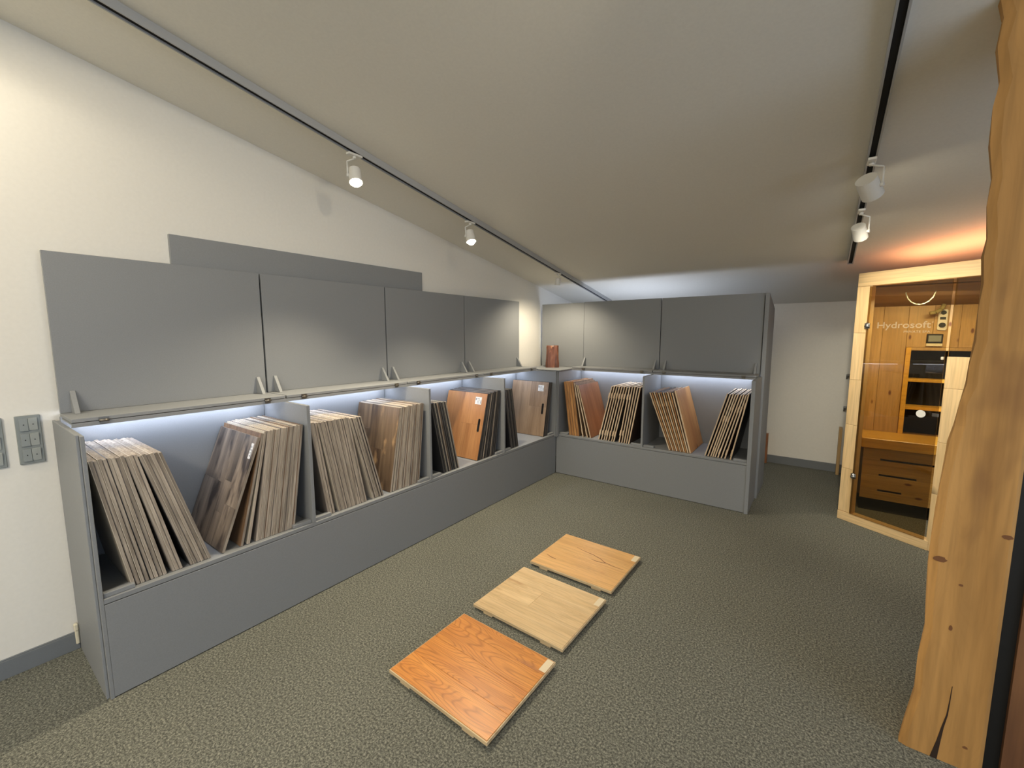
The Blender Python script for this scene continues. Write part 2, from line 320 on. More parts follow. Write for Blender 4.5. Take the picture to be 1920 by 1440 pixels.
# ------------------------------------------------------------------ cabinet run at the back
oc2 = (0.92, 0.24, 0)
c2 = thing('display_cabinet', oc2, 'short grey sample cabinet at the back with two raised lids and a tall end', 'cabinet')
def cc(name, b6, mat='grey', parent=None, bevel=0.0012, **p): return box(name, shifted(b6, oc2), mat, parent or c2, bevel, **p)
W_ = 1.832
cc('end_panel', (W_, W_ + 0.030, -0.012, 0.41, 0, 1.128), bevel=0.002)
cc('divider', (0.94 - T, 0.94 + T, 0.0, 0.505, SH, H))
cc('end_panel', (0.014, 0.033, -0.012, 0.505, 0.41, H + 0.002))
cc('plinth_panel', (0.002, W_ - 0.001, 0.0005, 0.019, 0.004, 0.411))
cc('shelf_board', (0.034, W_ - 0.001, 0.001, 0.505, 0.4145, SH))
bx = [0.033, 0.94, W_]
lids2 = [(0.084, 0.937), (0.945, 1.838)]
for k, (a, b_) in enumerate(zip(bx[:-1], bx[1:])):
    lo, hi = (a if k == 0 else a + T), (b_ - T if k == 0 else b_ - 0.001)
    cc('back_panel', (lo, hi, 0.506, 0.525, SH, 1.128))
    for (s0, s1) in ((lo + 0.002, lo + 0.102), (hi - 0.102, hi - 0.002)): cc('stop_block', (s0, s1, 0.012, 0.045, SH + 0.0005, SH + 0.020), bevel=0.002)
    bm = bmesh.new(); bm_box(bm, *shifted((a + (0.018 if k == 0 else 0.0005), b_ - 0.0005, 0.241, 0.252, 1.1135, 1.1315), oc2)); bm_box(bm, *shifted((a + (0.018 if k == 0 else 0.0005), b_ - 0.0005, 0.2521, 0.46, 1.125, 1.1315), oc2)); obj('front_rail', bm, 'grey', c2)
    cc('light_strip', (lo + 0.03, hi - 0.03, 0.440, 0.452, 1.106, 1.1245), 'led', None, 0)
    lt = area('light_strip_lamp', ((lo + hi) / 2, 0.446, 1.1045), ((lo + hi) / 2, 0.36, 0.7), b_ - a - 0.08, 0.012, 0.95, COOL)
    lt.rotation_euler = (0, 0, 0)
    a2, b2 = lids2[k]
    lid = cc('lid', (a2, b2, 0.455, 0.474, 1.1505, 1.866), bevel=0.001)
    cc('lid_lip', (a2 - (0.03 if k == 0 else 0), b2, 0.240, 0.474, 1.134, 1.1500), parent=lid)
    gusset(lid, a2 + (0.02 if k == 0 else 0.06), 'B', oc2); gusset(lid, b2 - 0.035, 'B', oc2)
    clip(lid, a2 + 0.11, 'B', oc2); clip(lid, b2 - 0.10, 'B', oc2)
cc('corner_panel', (-0.474, 0.081, 0.456, 0.475, 1.131, 1.861), bevel=0.001)
cc('tall_end_panel', (1.846, 1.878, 0.43, 0.95, 0, 1.862), bevel=0.001)
bm = bmesh.new()
# slope the back of the tall end panel's top like the ceiling
te = [o for o in c2.children if o.name.startswith('tall_end_panel')][0]
for v in te.data.vertices:
    if v.co.z > 1.8 and v.co.y > 0.5: v.co.z -= 0.11
cc('rear_light_blocker', (-0.47, 1.845, 0.50, 0.51, 1.13, 1.850))  # added sheet that keeps the rear strip's light out of the lid gap
cc('rear_shelf', (-0.47, 1.845, 0.53, 0.93, 1.20, 1.22))
cc('rear_back', (-0.47, 1.845, 0.53, 0.545, 0.01, 1.20))
cc('light_strip', (-0.2, 1.15, 0.60, 0.62, 1.2205, 1.226), 'led', None, 0)
area('rear_shelf_lamp', (0.58, 0.74, 1.24), (0.58, 0.74, 2.0), 0.8, 0.34, 6, (0.72, 0.80, 1.0))

# carved block on the corner shelf
bm = bmesh.new(); n = 10; rings = []
rng = random.Random(3)
prof = [(0.082, 0.070, 0), (0.080, 0.070, 0.05), (0.076, 0.066, 0.10), (0.072, 0.062, 0.15), (0.072, 0.060, 0.20), (0.073, 0.058, 0.235), (0.070, 0.054, 0.25)]
for k, (rx, ry, z) in enumerate(prof):
    rr = []
    for i in range(20):
        t = 2 * math.pi * i / 20; cx, sx = math.cos(t), math.sin(t)
        f = 1 / max(abs(cx), abs(sx)) * 0.94; f = min(f, 1.22)
        j = 1 + rng.uniform(-0.035, 0.035) if k else 1
        rr.append(bm.verts.new((cx * rx * f * j, sx * ry * f * j, z + (rng.uniform(-0.005, 0.006) if k > 4 else 0))))
    rings.append(rr)
for a, b_ in zip(rings[:-1], rings[1:]):
    for i in range(20): bm.faces.new((a[i], a[(i + 1) % 20], b_[(i + 1) % 20], b_[i]))
bm.faces.new(rings[0][::-1]); bm.faces.new(rings[-1])
o = obj('carved_block', bm, 'burl'); o.location = (-0.235, 0.30, 1.1305); o.rotation_euler = (0, 0, R(32))
o['label'] = 'upright reddish-brown carved block on the corner shelf'; o['category'] = 'ornament'

# ------------------------------------------------------------------ sample boards in the bins
ORD = ['first', 'second', 'third', 'fourth', 'fifth', 'sixth', 'seventh', 'eighth', 'ninth', 'tenth', 'eleventh', 'twelfth', 'thirteenth', 'fourteenth', 'fifteenth', 'sixteenth', 'seventeenth', 'eighteenth', 'nineteenth']
DEP = 0.465
cache = {}
def board_meshes(t, h, core, face, side):
    key = (t, h, core, face, side)
    if key not in cache:
        u0, u1 = (0.0022, t) if side == 0 else (0.0, t - 0.0022)
        bm = bmesh.new(); bm_box(bm, -DEP, 0, u0, u1, 0, h)
        me = mesh('sample_board', bm, core, 0.0006)
        bm = bmesh.new(); f0, f1 = (0.0, 0.0021) if side == 0 else (t - 0.0021, t)
        bm_box(bm, -DEP, 0, f0, f1, 0, h); cache[key] = (me, mesh('face_layer', bm, face))
    return cache[key]
batcache = {}
def batten_meshes(th, h, zs):
    key = (th, h, tuple(zs))
    if key not in batcache:
        l = []
        for z in zs:
            bm = bmesh.new(); bm_box(bm, -DEP + 0.004, -0.003, -th, -0.0003, z, z + 0.052); l.append(mesh('batten', bm, 'ply', 0.001))
        batcache[key] = l
    return batcache[key]
def place(o, run, s, a, t):
    """s = left foot position along the run at the shelf, a = lean angle (positive leans left)"""
    lift = t * math.sin(-a) if a < 0 else 0.0
    z = SH + 0.0006 + lift
    if run == 'L': o.location = (-0.030, s, z); o.rotation_euler = (a, 0, 0)
    else: o.location = (s, 0.030, z); o.rotation_euler = (a, 0, -math.pi / 2)
def stack(run, t, h, bottoms, tops, core, faces, adj, where, group, side=None, battens=None, gapth=0.0, skip=()):
    """bottoms / tops: left-edge positions of each board at shelf height and 0.56 above it"""
    n = len(bottoms); side = (0 if run == 'L' else 1) if side is None else side
    for i, (b_, tp) in enumerate(zip(bottoms, tops)):
        a = math.atan2(b_ - tp, 0.56)
        if i in skip: continue
        hh = h[i % len(h)]
        fc = faces[i % len(faces)]; co = core[i % len(core)]
        me, mf = board_meshes(t, hh, co, fc, side)
        o = link('sample_board', me); link('face_layer', mf, o)
        place(o, run, b_, a, t)
        if battens:
            for bmh in batten_meshes(gapth, hh, battens[i % len(battens)]): link('batten', bmh, o)
        pos = ORD[i] + ' from the left' if i < n - 1 or n == 1 else 'rightmost'
        if i == 0: pos = 'leftmost'
        o['label'] = '%s sample board, %s in %s' % (adj, pos, where); o['category'] = 'sample board'; o['group'] = group
def lin(a, b_, n): return [a + (b_ - a) * i / max(1, n - 1) for i in range(n)]

def sticker(parent, u, v0, v1, z0, z1, out):
    """small printed label on a board face at thickness coordinate u, facing out (-1 or +1)"""
    e = 0.0006 * out
    bm = bmesh.new(); bm_box(bm, -v1, -v0, min(u, u + e), max(u, u + e), z0, z1); lb = obj('label_sticker', bm, 'white', parent)
    bm = bmesh.new(); u2 = u + e; hgt = z1 - z0; wd = v1 - v0
    for k in range(4):
        bm_box(bm, -v1 + wd * 0.30, -v0 - wd * (0.25 + 0.06 * (k % 2)), min(u2, u2 + e * 0.3), max(u2, u2 + e * 0.3), z0 + hgt * (0.16 + 0.19 * k), z0 + hgt * (0.22 + 0.19 * k))
    bm_box(bm, -v0 - wd * 0.16, -v0 - wd * 0.06, min(u2, u2 + e * 0.3), max(u2, u2 + e * 0.3), z0 + hgt * 0.15, z0 + hgt * 0.6)
    bm_box(bm, -v1 + wd * 0.05, -v1 + wd * 0.20, min(u2, u2 + e * 0.3), max(u2, u2 + e * 0.3), z0 + hgt * 0.55, z0 + hgt * 0.85)
    obj('print', bm, 'print', lb)
def arc(cx, cz, r, a0, a1, n=8): return [(cx + r * math.cos(R(a0 + (a1 - a0) * i / n)), cz + r * math.sin(R(a0 + (a1 - a0) * i / n))) for i in range(n + 1)]
def faced_board(run, s, a, t, h, core, planks, mat, label, slot=None, label_at=None, depth=DEP, group=None):
    """planks: (v0, v1, z0, z1) rectangles on the visible face; slot = (v centre, z centre, radius, half length, joint z)"""
    side = 0 if run == 'L' else 1
    u0, u1 = (0.003, t) if side == 0 else (0.0, t - 0.003)
    p0, p1 = (0.0, 0.0028) if side == 0 else (t - 0.0028, t)
    bm = bmesh.new()
    def pieces(v0, v1, z0, z1):
        """outline in (x=-v, z); cut by the slot"""
        if not slot: return [(-v1, z0), (-v0, z0), (-v0, z1), (-v1, z1)]
        vc, zcn, r, hl, jz = slot
        if not (v0 < vc < v1): return [(-v1, z0), (-v0, z0), (-v0, z1), (-v1, z1)]
        if z0 >= jz - 0.002:
            return [(-v1, z0), (-vc - r, z0)] + arc(-vc, zcn + hl, r, 180, 0) + [(-vc + r, z0), (-v0, z0), (-v0, z1), (-v1, z1)]
        return [(-v1, z0), (-v0, z0), (-v0, z1), (-vc + r, z1)] + arc(-vc, zcn - hl, r, 0, -180) + [(-vc - r, z1), (-v1, z1)]
    if slot:
        jz = slot[4]; bm_prism(bm, pieces(0, depth, jz, h), u0, u1, 'Y'); bm_prism(bm, pieces(0, depth, 0, jz), u0, u1, 'Y')
    else: bm_box(bm, -depth, 0, u0, u1, 0, h)
    o = obj('sample_board', bm, core); place(o, run, s, a, t)
    for (v0, v1, z0, z1) in planks:
        bm = bmesh.new(); bm_prism(bm, pieces(v0 + 0.0004, v1 - 0.0004, z0 + 0.0004, z1 - 0.0004), p0, p1, 'Y'); obj('plank', bm, mat, o)
    if label_at: sticker(o, p0 if side == 0 else p1, *label_at, -1 if side == 0 else 1)
    o['label'] = label; o['category'] = 'sample board'
    if group: o['group'] = group
    return o

hA = [0.575, 0.572, 0.577, 0.573, 0.576]
mdf = ['mdf']; fl = ['face_light', 'face_grey', 'face_light', 'face_grey', 'face_dark', 'face_light', 'face_grey']
# bin 1
bA = lin(-3.519, -3.411, 8) + lin(-3.380, -3.3525, 3) + lin(-3.312, -3.2395, 6)
stack('L', 0.0127, hA, bA, lin(-3.6065, -3.3905, 17), mdf, fl, 'grey-brown', "nearest bin's left-leaning stack", 'left-leaning sample boards in the nearest bin')
aB = math.atan2(-3.184 + 2.98, 0.545)
faced_board('L', -3.184, aB, 0.0145, 0.575, 'mdf', [(0, 0.13, 0.0, 0.21), (0, 0.13, 0.21, 0.575), (0.13, 0.21, 0.0, 0.16), (0.13, 0.21, 0.16, 0.32), (0.13, 0.21, 0.32, 0.575), (0.21, DEP, 0.0, 0.30), (0.21, DEP, 0.30, 0.575)], 'weathered',
            'sample board faced in weathered grey-brown planks, leaning right in the nearest bin', label_at=(0.015, 0.040, 0.46, 0.54))
bB = [-3.100, -3.068] + lin(-3.030, -2.8375, 14)
tB = lin(-2.9635, -2.7585, 16)
stack('L', 0.0128, [0.575, 0.578, 0.574], bB, tB, mdf, ['face_brown', 'face_light', 'face_grey', 'face_light', 'face_light'], 'grey-brown', "nearest bin's right-leaning stack", 'right-leaning sample boards in the nearest bin')
# bin 2
stack('L', 0.0132, [0.572, 0.576], lin(-2.626, -2.594, 3), lin(-2.708, -2.680, 3), mdf, ['face_grey', 'face_light'], 'thin grey', "second bin's leftmost short row", 'three sample boards at the left of the second bin')
bC = lin(-2.552, -2.372, 14) + lin(-2.312, -2.2415, 5)
tC = lin(-2.660, -2.474, 14) + lin(-2.4585, -2.388, 5)
stack('L', 0.0130, hA, bC, tC, mdf, fl, 'grey-brown', "second bin's left-leaning stack", 'left-leaning sample boards in the second bin')
faced_board('L', -2.178, math.atan2(-2.178 + 2.075, 0.56), 0.015, 0.577, 'mdf', [(0, 0.13, 0.0, 0.575), (0.13, 0.30, 0.0, 0.27), (0.13, 0.30, 0.27, 0.575), (0.30, DEP, 0, 0.40), (0.30, DEP, 0.40, 0.575)], 'brown_oak',
            'sample board faced in streaky brown-grey planks, leaning right in the second bin')
stack('L', 0.0128, [0.577, 0.58, 0.575], lin(-2.150, -1.930, 15), lin(-2.0575, -1.869, 15), mdf, ['face_light', 'face_grey', 'face_brown', 'face_light'], 'grey-brown', "second bin's right-leaning stack", 'right-leaning sample boards in the second bin')
# bin 3
stack('L', 0.0145, [0.570, 0.574], lin(-1.668, -1.509, 9), lin(-1.790, -1.643, 9), ['mdf_dark', 'mdf_dark', 'mdf_dark', 'mdf', 'mdf_dark'], ['face_dark', 'face_dark', 'face_light', 'face_dark', 'face_brown'], 'dark grey', "third bin's left-leaning row", 'dark sample boards leaning left in the third bin')
faced_board('L', -1.276, math.atan2(-1.276 + 1.125, 0.56), 0.016, 0.575, 'mdf_dark', [(0, 0.25, 0.0, 0.30), (0, 0.25, 0.30, 0.575), (0.25, DEP, 0.0, 0.575)], 'orange_oak',
            'orange oak sample board with an oval grip hole and white label in the third bin', slot=(0.045, 0.295, 0.013, 0.045, 0.30), label_at=(0.055, 0.125, 0.475, 0.54))
stack('L', 0.0145, [0.577, 0.58, 0.573], lin(-1.252, -1.040, 10), lin(-1.106, -0.956, 10), ['mdf_dark', 'mdf_dark', 'mdf', 'mdf_dark'], ['face_dark', 'face_grey', 'face_dark'], 'dark grey', "row behind third bin's orange board", 'dark sample boards leaning right in the third bin')
# bin 4
stack('L', 0.0150, [0.572, 0.576], lin(-0.795, -0.6795, 6), lin(-0.888, -0.782, 6), ['mdf_dark'], ['face_dark', 'face_grey'], 'dark grey', "fourth bin's left-leaning row", 'dark sample boards leaning left in the fourth bin')
faced_board('L', -0.219, math.atan2(-0.219 + 0.110, 0.56), 0.016, 0.575, 'mdf_dark', [(0, 0.22, 0.0, 0.31), (0, 0.22, 0.31, 0.575), (0.22, DEP, 0.0, 0.575)], 'greige_oak',
            'pale greige oak sample board with oval grip hole and label in the fourth bin', slot=(0.045, 0.29, 0.013, 0.045, 0.31), label_at=(0.055, 0.125, 0.475, 0.54))
stack('L', 0.0120, [0.572, 0.568], lin(-0.198, -0.146, 4), lin(-0.092, -0.052, 4), ['mdf_dark'], ['face_dark', 'face_grey'], 'dark grey', "row behind fourth bin's greige board", 'dark sample boards leaning right in the fourth bin')
# bin 5 (back run, left)
stack('B', 0.0275, [0.572, 0.576], lin(0.146, 0.238, 4), lin(0.072, 0.160, 4), ['ply_orange'], ['face_brown'], 'thick orange-edged', "row at corner bin's left end", 'thick orange sample boards in the corner bin')
stack('B', 0.0135, [0.565, 0.56], [0.302, 0.352], [0.192, 0.2115], ['ply'], ['face_brown'], 'thin pale battened', "pair beside corner bin's reddish board", 'thin battened sample boards in the corner bin', battens=[(0.03, 0.42)], gapth=0.005)
faced_board('B', 0.389, math.atan2(0.389 - 0.233, 0.545), 0.0135, 0.56, 'ply', [(0, 0.23, 0, 0.56), (0.23, DEP, 0, 0.56)], 'red_oak', 'reddish-brown faced sample board leaning left in the corner bin')
bJ = [0.480, 0.509, 0.538, 0.560, 0.589, 0.620, 0.642, 0.698, 0.726, 0.750, 0.773, 0.7965]
stack('B', 0.0135, [0.570, 0.574], bJ, lin(0.609, 0.893, 12), ['ply'], ['face_dark', 'face_gap_shade'], 'pale battened', "corner bin's right-leaning row", 'pale battened sample boards in the corner bin', battens=[(0.05, 0.445)] * 7 + [(0.07, 0.44)] * 2 + [()] * 3, gapth=0.0075)  # dark face colours paint the shade in the gaps between these boards
# bin 6
bK = [1.189 + 0.0163 * i for i in range(11)]
stack('B', 0.0125, [0.562, 0.558, 0.566], bK, [0.974 + 0.0212 * i for i in range(11)], ['ply', 'ply_orange'], ['face_brown', 'face_dark'], 'pale-edged', "right-hand bin's left-leaning row", 'pale sample boards leaning left in the right-hand bin', battens=[(0.43,)], gapth=0.003)
faced_board('B', 1.371, math.atan2(1.371 - 1.214, 0.56), 0.0150, 0.578, 'ply', [(0, 0.465, 0, 0.578)], 'knotty_oak', 'orange-brown knotty sample board leaning left in the right-hand bin')
bL = [1.495, 1.520, 1.543, 1.560, 1.577, 1.600, 1.627, 1.655, 1.698]
tL = [1.645, 1.669, 1.690, 1.709, 1.728, 1.750, 1.769, 1.787, 1.8035]
stack('B', 0.0120, [0.585, 0.580], bL, tL, ['ply'], ['face_dark', 'face_gap_shade'], 'pale battened', "right-hand bin's right-leaning row", 'pale battened sample boards leaning right in the right-hand bin', battens=[(), (), (0.33,), (0.33, 0.03), (0.44, 0.33), (0.03,), (0.42,), (0.42, 0.03), (0.45, 0.03)], gapth=0.0040)  # gap shade put into the face colours here as well

# ------------------------------------------------------------------ floor samples
def floor_sample(x0, x1, y0, y1, rows, mat, label, rotz, joints=(), lab='beige', cracks=()):
    cx, cy = (x0 + x1) / 2, (y0 + y1) / 2; wx, wy = x1 - x0, y1 - y0
    t = thing('floor_sample', (cx, cy, 0), label, 'sample board', (0, 0, rotz))
    box('core', (-wx / 2, wx / 2, -wy / 2, wy / 2, 0.0135, 0.0285), 'floor_core', t, 0.0008)
    for s in (-1, 1): box('batten', (s * (wx / 2 - 0.10) - 0.03, s * (wx / 2 - 0.10) + 0.03, -wy / 2 + 0.003, wy / 2 - 0.003, 0.0008, 0.0134), 'floor_core', t, 0.001)
    e = 0.004; y = -wy / 2 + e; tot = wy - 2 * e
    for k, fr in enumerate(rows):
        y2 = y + tot * fr; xs = [-wx / 2 + e] + [j for kk, j in joints if kk == k] + [wx / 2 - e]
        for xa, xb in zip(xs[:-1], xs[1:]): box('plank', (xa + 0.0004, xb - 0.0004, y + 0.0004, y2 - 0.0004, 0.0286, 0.0312), mat, t, 0.0007)
        y = y2
    l = box('label_sticker', (wx / 2 - 0.037, wx / 2 - 0.004, wy / 2 - 0.085, wy / 2 - 0.008, 0.0313, 0.0318), lab, t)
    for cr in cracks:
        bm = bmesh.new(); n = len(cr)
        up = []; dn = []
        for i, (px, py) in enumerate(cr):
            hw = 0.0022 * math.sin(math.pi * (i + 0.3) / n) + 0.0004; up.append((px, py + hw)); dn.append((px, py - hw))
        bm_prism(bm, up + dn[::-1], 0.03105, 0.0315, 'Z'); obj('crack', bm, 'crack', t)
    return t
floor_sample(0.829, 1.397, -2.870, -2.390, (0.28, 0.28, 0.24, 0.20), 'floor_orange', 'orange oak floor sample with strong grain, nearest of three on the carpet', R(-0.9))
floor_sample(0.825, 1.393, -2.303, -1.826, (0.34, 0.33, 0.33), 'floor_pale', 'pale oak floor sample, middle one of three lying on the carpet', R(-1.2), joints=((1, -0.03),))
floor_sample(0.827, 1.393, -1.744, -1.266, (0.5, 0.5), 'floor_knotty', 'knotty honey-coloured floor sample, farthest of three on the carpet', R(-0.5),
             cracks=([(-0.12, 0.10), (-0.05, 0.085), (0.02, 0.075), (0.08, 0.055), (0.12, 0.03), (0.18, 0.02), (0.25, 0.018)], [(0.03, 0.02), (0.06, 0.012), (0.10, 0.018), (0.13, 0.028)], [(-0.24, -0.10), (-0.20, -0.115), (-0.16, -0.12)]))

# ------------------------------------------------------------------ switches on the left wall
def switch_plate(y0, y1, label):
    o0 = (WX, (y0 + y1) / 2, 1.043); w2 = (y1 - y0) / 2
    t = thing('switch_panel', o0, label, 'light switch', group='grey switch panels on the left wall')
    box('frame', (0.0005, 0.010, -w2, w2, -0.108, 0.108), 'switch', t, 0.002)
    for zc_ in (0.068, 0.0, -0.068):
        for s, tilt in ((-1, 1), (1, -1)):
            bm = bmesh.new()
            z0, z1 = zc_ - 0.0275, zc_ + 0.0275; a, b_ = (s * 0.0005, s * 0.0275) if s > 0 else (-0.0275, -0.0005)
            d0, d1 = (0.0165, 0.0125) if tilt > 0 else (0.0125, 0.0175)
            bm_prism(bm, [(0.0101, z0), (d0, z0), (d1, z1), (0.0101, z1)], a, b_, 'Y')
            r = obj('rocker', bm, 'switch2' if s > 0 else 'switch', t, 0.0008)
            bm = bmesh.new(); bm_cyl(bm, ((d0 + d1) / 2 - 0.0006, (a + b_) / 2, zc_), ((d0 + d1) / 2 + 0.0008, (a + b_) / 2, zc_), 0.0022, seg=10); obj('indicator', bm, 'black', r)
switch_plate(-3.747, -3.671, 'grey panel of six rocker switches nearest the cabinet end')
switch_plate(-3.858, -3.782, 'grey panel of six rocker switches cut by the left picture edge')

# ------------------------------------------------------------------ lighting tracks and spotlights
def rail(name, x0, x1, y0, y1, label, hgt=0.036):
    ym = (y0 + y1) / 2; t = thing(name, (x0, ym, zc(ym)), label, 'light track')
    slope = math.atan(ZS); L_ = (y1 - y0) / math.cos(slope) / 2; wd = x1 - x0
    t.rotation_euler = (-slope, 0, 0)
    bm = bmesh.new(); bm_box(bm, 0, wd, -L_, L_, -0.006, -0.0005); bm_box(bm, 0, 0.007, -L_, L_, -hgt, -0.006); bm_box(bm, wd - 0.007, wd, -L_, L_, -hgt, -0.006)
    obj('track_body', bm, 'track', t)
    box('track_channel', (0.0075, wd - 0.0075, -L_, L_, -0.030, -0.0065), 'slot', t)
    box('end_cap', (0, wd, L_, L_ + 0.004, -hgt, -0.0005), 'track', t)
rail('light_track', 0.012, 0.056, -5.5, 1.28, 'long pale grey light track over the left cabinet', 0.038)
rail('light_track', 2.392, 2.430, -5.0, 0.43, 'pale grey light track with dark channel ending near the sauna')
def spotlight(x, y, drop, aim, label, lit, power, rad=0.032, ln=0.085, ang=130, side=0.0, col=WARM, blend=0.7):
    z0 = zc(y) - 0.040
    t = thing('track_spotlight', (x, y, z0), label, 'spotlight')
    box('adapter', (-0.017, 0.017, -0.045, 0.045, -0.016, -0.0035), 'lamp', t, 0.003)
    hd = Vector((side, 0, -drop)); d = (Vector(aim) - (Vector((x, y, z0)) + hd)).normalized()
    perp = d.cross(Vector((0, 0, 1))).normalized()
    bm = bmesh.new(); p = hd + perp * (rad + 0.006)
    bm_cyl(bm, (0, 0, -0.016), (0, 0, -0.030), 0.011, seg=14)
    bm_tube(bm, [Vector((0, 0, -0.028)), Vector((p.x, p.y, -0.05)), p], 0.0042, 10)
    bm_cyl(bm, hd + perp * (rad - 0.002), hd + perp * (rad + 0.011), 0.009, seg=14); obj('arm', bm, 'lamp', t)
    a = hd - d * ln * 0.5; b_ = hd + d * ln * 0.5
    bm = bmesh.new(); bm_cyl(bm, a, b_, rad * 0.96, rad, seg=28, caps=False)
    bm_cyl(bm, b_, b_ - d * 0.012, rad, rad * 0.86, seg=28, caps=False)
    bm_cyl(bm, b_ - d * 0.013, b_ - d * 0.010, rad * 0.86, seg=28)
    bm_cyl(bm, a, a + d * 0.003, rad * 0.96, seg=28)
    obj('head', bm, 'lamp', t)
    bm = bmesh.new()
    if lit:
        bmesh.ops.create_uvsphere(bm, u_segments=20, v_segments=12, radius=rad * 0.78, matrix=Matrix.Translation(b_ - d * 0.004))
        for f in bm.faces: f.smooth = True
    else: bm_cyl(bm, b_ - d * 0.0095, b_ - d * 0.004, rad * 0.74, rad * 0.66, seg=24)
    obj('bulb', bm, 'bulb', t)
    q = Vector((x, y, z0)) + b_ + d * ((rad * 0.78 + 0.004) if lit else 0.004)
    spot('spotlight_lamp', q, q + d, power, col, ang, blend, 0.022)
spotlight(0.034, -2.39, 0.125, (0.75, -2.7, 0.4), 'lit white spotlight nearest the camera on the left track', True, 98, rad=0.036, blend=0.5, ang=116)
spotlight(0.034, -1.40, 0.115, (0.7, -1.6, 0.3), 'lit white spotlight in the middle of the left track', True, 76, rad=0.036, blend=0.5, ang=116)
spotlight(0.034, -0.06, 0.090, (-0.14, 0.08, 1.0), 'white spotlight at the far end of the left track facing the corner', False, 45, ang=145, rad=0.026, ln=0.07)
spotlight(2.411, -1.20, 0.13, (3.0, 0.0, 1.15), 'large tilted white spotlight on the right track, nearer one', False, 72, col=(1.0, 0.90, 0.72), rad=0.045, ln=0.10, ang=88)
spotlight(2.411, -0.62, 0.13, (2.70, 0.35, 1.2), 'small tilted white spotlight near the end of the right track', False, 34, col=(1.0, 0.90, 0.72), rad=0.036, ln=0.085, ang=88)
spotlight(0.034, -4.05, 0.12, (-0.53, -3.55, 1.75), 'white spotlight on the left track outside the picture washing the wall', True, 15, ang=125)
spotlight(0.034, -5.2, 0.12, (-0.53, -4.9, 1.6), 'added unseen spotlight on the left track washing the wall beside the camera', True, 42, ang=130)  # added out of view so its wall bounce brightens the ceiling
spotlight(2.411, -3.0, 0.13, (-0.48, -2.35, 1.55), 'white spotlight on the right track outside the picture aimed at the lids', True, 27, rad=0.036, ang=75, blend=1.0)
spotlight(2.411, -4.6, 0.13, (5.2, -4.2, 1.3), 'added unseen fill spotlight on the right track bouncing off the side wall', True, 25, rad=0.036, ang=120)  # added out of view as bounce fill

# ------------------------------------------------------------------ timber post on the right
post = thing('timber_post', (2.72, -1.90, 0), 'rough-hewn timber post with black strip standing at the right edge', 'post')
edge = [(0.0, 2.603), (0.08, 2.612), (0.22, 2.630), (0.35, 2.628), (0.47, 2.638), (0.60, 2.634), (0.70, 2.628), (0.80, 2.626), (0.90, 2.633), (1.0, 2.634), (1.08, 2.640), (1.142, 2.644), (1.20, 2.652), (1.27, 2.656), (1.34, 2.668), (1.40, 2.668), (1.48, 2.677), (1.58, 2.673), (1.66, 2.678), (1.744, 2.671), (1.80, 2.674), (1.90, 2.664), (1.98, 2.668), (2.08, 2.655), (2.19, 2.651), (2.26, 2.660), (2.36, 2.646), (2.44, 2.652), (2.49, 2.640)]
bm = bmesh.new(); secs = []
rng = random.Random(5)
for z, xl in edge:
    ro = lambda s: rng.uniform(-s, s)
    pts = [(xl + 0.002, -1.948 + ro(0.001)), (xl + 0.022 + ro(0.004), -1.957), (2.806, -1.957), (2.816, -1.950), (2.816, -1.80), (xl + 0.05 + ro(0.004), -1.80), (xl + 0.022 + ro(0.003), -1.86), (xl + 0.004 + ro(0.003), -1.92)]
    zz = min(z, zc(-1.78) - 0.002) if z < 2.45 else None
    secs.append([bm.verts.new((px - 2.72, py + 1.90, (z + 0.0005) if zz is not None else zc(py) - 0.003)) for px, py in pts])
for a, b_ in zip(secs[:-1], secs[1:]):
    for i in range(8): bm.faces.new((a[i], a[(i + 1) % 8], b_[(i + 1) % 8], b_[i]))
bm.faces.new(secs[0][::-1]); bm.faces.new(secs[-1])
# the long drying crack at the foot
po = obj('timber', bm, 'beam', post)
bm = bmesh.new()
ck = [(2.706, 0.0), (2.688, 0.0), (2.700, 0.07), (2.708, 0.13), (2.716, 0.18), (2.719, 0.235), (2.721, 0.29), (2.7225, 0.29), (2.7215, 0.235), (2.720, 0.18), (2.714, 0.13), (2.710, 0.07)]
bm_prism(bm, [(x - 2.72, z + 0.0008) for x, z in ck], -0.0585, -0.0565, 'Y'); obj('drying_crack', bm, 'crack_dark', post)
rk = random.Random(2)
for kx, kz, rx, rz in ((2.655, 0.735, 0.017, 0.011), (2.712, 0.660, 0.006, 0.004), (2.800, 0.855, 0.012, 0.008), (2.775, 1.62, 0.010, 0.014), (2.770, 0.085, 0.007, 0.005), (2.700, 0.50, 0.005, 0.010)):
    bm = bmesh.new(); bm_prism(bm, [(kx - 2.72 + rx * math.cos(2 * math.pi * i / 14) * rk.uniform(0.8, 1.1), kz + rz * math.sin(2 * math.pi * i / 14) * rk.uniform(0.8, 1.1)) for i in range(14)], -0.0583, -0.0560, 'Y'); obj('knot', bm, 'knot', post)
def post_slab(name, x0, x1, y0, y1, mat):
    bm = bmesh.new(); vs = []
    bm_box(bm, x0 - 2.72, x1 - 2.72, y0 + 1.90, y1 + 1.90, 0.001, 2.0)
    for v in bm.verts:
        if v.co.z > 1: v.co.z = zc(v.co.y - 1.90) - 0.004
    obj(name, bm, mat, post)
post_slab('black_strip', 2.8165, 2.8555, -1.935, -1.80, 'black')
post_slab('second_timber', 2.856, 3.06, -1.95, -1.80, 'beam_side')

